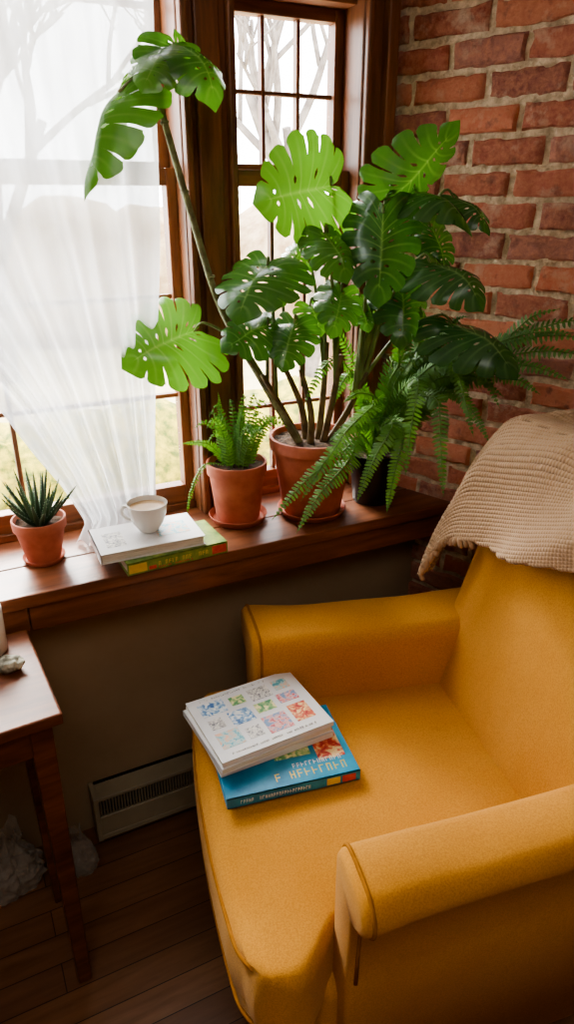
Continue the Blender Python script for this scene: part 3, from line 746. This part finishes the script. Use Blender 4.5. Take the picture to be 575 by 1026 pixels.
# ------------------------------------------------------------------ knitted throw
m=MB(); NX,NY=520,200
Lf,Lt,Lb=.320,.135,.10
Yr,Ys,Yl=-.34,.240,.185
RP=.0120
vs=[];ti=[];uv=[]
for i in range(NX+1):
    for j in range(NY+1):
        X=-Lf+(Lf+Lt+Lb)*i/NX
        side=Yl*(1-.85*max(0,min(1,(X+.02)/.12)))
        side*= 1-.35*max(0,(-X-.16)/.16)**2
        yn0=j/NY
        Y=Yr+(Ys-Yr)*min(1,yn0/.75)+ (side*(yn0-.75)/.25 if yn0>.75 else 0)
        yn=(Y-Yr)/(Ys+Yl-Yr)
        Xe=X
        if X<0: Xe=X*(.32+.62*yn**1.2+.015*math.sin(Y*15))
        r=.055
        def bend(d):
            if d<=0: return d,0.0
            a=min(d/r,math.pi/2*.97); h=r*math.sin(a); v=r*(1-math.cos(a)); rest=d-r*a if d>r*math.pi/2*.97 else 0
            return h+rest*.03,v+rest
        if Xe<0: h,dz=bend(-Xe+.02); x=-h+.02
        elif Xe>Lt: h,dz=bend(Xe-Lt+.02); x=Lt+h-.02
        else: x=Xe;dz=0
        if Y>Ys: hy,dy=bend(Y-Ys); y=Ys+hy
        else: y=Y;dy=0
        dsum=math.hypot(dz,dy)*.2+(dz+dy)*.8 if (dz>0 and dy>0) else dz+dy
        zz=1.035-dsum
        x+= -.30*dsum if Xe<Lt else -.22*dsum
        nz=noise.noise(Vector((X*4,Y*5,3)))
        ph=Y*20+X*16+2.5*nz
        fd=(.5+.5*math.sin(ph))**1.3
        wav=.024*fd*min(1,dsum/.10)
        if Xe<Lt*.5: x-= wav+.003
        y+= .012*math.sin(X*22+1)*min(1,dy/.08)
        zz+= .012*nz + .024*fd*(1-min(1,dsum/.14)) + .014*max(0,math.sin(X*26+Y*6))*(1-min(1,dsum/.1))
        rib=math.sin((X+Y*.25+.008*nz)*2*math.pi/RP)
        hgt=.0026*rib+.0004*math.sin(Y*2*math.pi/.008+(math.pi if rib>0 else 0))
        if dsum<.04: zz+=hgt
        elif Xe<0: x-=hgt
        elif Xe>Lt: x+=hgt*.3
        else: y+=hgt
        if dz>.03 and dy>.03: y+=hgt*.7
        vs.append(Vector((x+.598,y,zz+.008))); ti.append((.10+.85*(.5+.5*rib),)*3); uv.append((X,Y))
fs=[]
for i in range(NX):
    for j in range(NY):
        a=i*(NY+1)+j; fs.append((a,a+1,a+NY+2,a+NY+1))
m.add(vs,fs,0,ti,uv)
rnd=random.Random(8)
for j in range(int(NY*.70),NY,3):
    P0=vs[j]; l=rnd.uniform(.010,.020)
    P1=P0+Vector((rnd.uniform(-.004,.001),rnd.uniform(-.004,.004),-l*.5)); P2=P1+Vector((rnd.uniform(-.003,.003),rnd.uniform(-.004,.004),-l*.5))
    m.tube([P0,P1,P2],[.0028,.0022,.0012],5,0,sub=2,tint=(.7,.7,.7))
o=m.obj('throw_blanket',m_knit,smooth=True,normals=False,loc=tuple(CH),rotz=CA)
sd=o.modifiers.new('solid','SOLIDIFY'); sd.thickness=.009; sd.offset=0
tag(o,'chunky beige knitted throw draped over the armchair backrest','blanket')
# ------------------------------------------------------------------ curtain
m=MB(); NZ,NS=110,300
def lerp_tab(tab,z):
    for (z0,a0),(z1,a1) in zip(tab,tab[1:]):
        if z<=z1: 
            u=(z-z0)/(z1-z0); return a0+(a1-a0)*max(0,u)
    return tab[-1][1]
Rt=[(.757,.338),(.85,.342),(1.07,.362),(1.40,.388),(1.82,.408),(2.3,.42)]
Lt_=[(.757,.150),(.80,.175),(.90,.135),(1.07,.045),(1.30,-.10),(1.55,-.24),(1.82,-.36),(2.3,-.50)]
vs=[];fs=[]
for i in range(NZ+1):
    z=.757+(2.2-.757)*i/NZ; a=lerp_tab(Lt_,z); b_=lerp_tab(Rt,z)
    for j in range(NS+1):
        u=j/NS; x=a+(b_-a)*u
        amp=.016+.016*(1-i/NZ)
        n1=noise.noise(Vector((u*7,z*1.3,1))); n2=noise.noise(Vector((u*17,z*1.7,4))); n3=noise.noise(Vector((u*4+z*2.5,z*4,8)))
        y=-.088+amp*(1.9*n1+1.4*n2)+.016*n3
        if z<.80: x+=.01*math.sin(u*25)*(.80-z)/.045
        x+=.006*n3
        vs.append((x,y,z))
for i in range(NZ):
    for j in range(NS):
        a=i*(NS+1)+j; fs.append((a,a+1,a+NS+2,a+NS+1))
m.add(vs,fs)
cu=thing('curtain','sheer white curtain gathered to one side in front of the window','curtain',tuple(W0),AW)
m.obj('fabric',m_curt,cu,smooth=True,normals=False)
m=MB(); m.tube([(-.75,-.09,2.21),(.55,-.09,2.21)],.010,12,0,sub=1); m.box((-.70,-.09,2.205),(-.68,-.04,2.215)); m.box((.50,-.09,2.205),(.52,-.04,2.215)); m.obj('curtain_rod',m_case,cu)
# ------------------------------------------------------------------ outdoors
g=MB(); 
g.add([(-30,2.1,-.7),(30,6,-.7),(30,60,-.7),(-30,60,-.7),(-30,-10,-.7)],[(0,1,2,3)])
mg=simple('yard',srgb(150,136,104),srgb(205,190,150),.95,.8,0); 
o=g.obj('lawn',mg,normals=True); tag(o,'pale autumn lawn outside the window','lawn')
def tree(loc,hgt,seed,lab):
    rnd=random.Random(seed); m=MB()
    def br(p,d,l,r,dep):
        q=p+d*l; md=p.lerp(q,.5)+Vector((rnd.uniform(-.06,.06),rnd.uniform(-.06,.06),0))*l
        m.tube([p,md,q],[r,r*.85,r*.65],6 if dep<3 else 4,0,sub=3)
        if dep>=5: return
        for k in range(3 if dep<4 else 2):
            dd=(d+Vector((rnd.uniform(-.8,.8),rnd.uniform(-.8,.8),rnd.uniform(-.15,.55)))).normalized()
            br(p.lerp(q,rnd.uniform(.6,1)),dd,l*rnd.uniform(.6,.8),r*.58,dep+1)
    br(Vector((0,0,0)),Vector((.05,0,1)),hgt*.33,hgt*.020,0)
    tag(m.obj('tree',m_bark,smooth=True,loc=loc),lab,'tree')
tree((.15,7.5,-.7),6,2,'bare-branched deciduous tree outside the window')
tree((-3.6,9,-.7),7,9,'bare-branched deciduous tree farther out on the lawn')
def hedge(x,y,n,rr,seed,mat,lab):
    m=MB(); bm=bmesh.new()
    for k in range(n): bmesh.ops.create_icosphere(bm,subdivisions=3,radius=rr*(1+.15*math.sin(k*2.1+seed)),matrix=Matrix.Translation((x+k*rr*.93,y+.2*k,-.7+rr*.6)))
    for v in bm.verts: v.co+=Vector((noise.noise(v.co*6),noise.noise(v.co*6+Vector((5,0,0))),noise.noise(v.co*6+Vector((0,9,0)))))*.14
    for v in bm.verts: v.co.z=max(v.co.z,-.699)
    bm.verts.index_update(); m.add([v.co.copy() for v in bm.verts],[tuple(v.index for v in f.verts) for f in bm.faces]); bm.free()
    tag(m.obj('hedge',mat,smooth=True),lab,'hedge')
hedge(-2.8,4.4,9,.45,0,simple('hedge_leaf',srgb(84,94,38),srgb(180,160,56),.9,14,.5),'yellow-green hedge outside the window')
hedge(-6,12,12,1.3,3,simple('far_leaf',srgb(130,104,76),srgb(170,150,120),.9,5,.5),'tall brownish autumn hedge across the lawn')
# ------------------------------------------------------------------ light
wd=bpy.data.worlds.new('World'); scene.world=wd; wd.use_nodes=True; nt=wd.node_tree
bg=nt.nodes['Background']; bg.inputs[0].default_value=(.95,.98,1,1); bg.inputs[1].default_value=10.0
sun=bpy.data.lights.new('sun','SUN'); sun.energy=9; sun.angle=R(25); sun.color=(1,.97,.9)
so=bpy.data.objects.new('sun',sun); COL.objects.link(so)
d=Vector((.45,-.75,-.62)); so.rotation_euler=d.to_track_quat('-Z','Y').to_euler()
for (x0,x1,z0,z1) in ((-.70,.463,.77,2.1),(.582,.882,.77,1.83)):
    L=bpy.data.lights.new('window_portal','AREA'); L.shape='RECTANGLE'; L.size=x1-x0; L.size_y=z1-z0; L.cycles.is_portal=True
    lo=bpy.data.objects.new('window_portal',L); COL.objects.link(lo); lo.location=WL((x0+x1)/2,.13,(z0+z1)/2)
    n=Vector(WL(0,-1))-Vector(WL(0,0)); lo.rotation_euler=n.to_track_quat('-Z','Z').to_euler()
L=bpy.data.lights.new('room_fill','AREA'); L.size=1.2; L.energy=13; L.color=(1,.96,.9)  # unseen soft area light added behind the camera to lift the room
lo=bpy.data.objects.new('room_fill',L); COL.objects.link(lo); lo.location=(.1,-.5,2.45)
scene.view_settings.view_transform='AgX'
scene.view_settings.look='AgX - Medium High Contrast'
scene.view_settings.exposure=.45
# ------------------------------------------------------------------ camera
cam=bpy.data.cameras.new('camera'); co=bpy.data.objects.new('camera',cam); COL.objects.link(co); scene.camera=co
cam.sensor_fit='VERTICAL'; cam.sensor_height=24; cam.lens=24*700/1026; cam.clip_start=.01; cam.clip_end=200
co.location=(0,0,1.45); co.rotation_euler=(R(90-24),0,0)
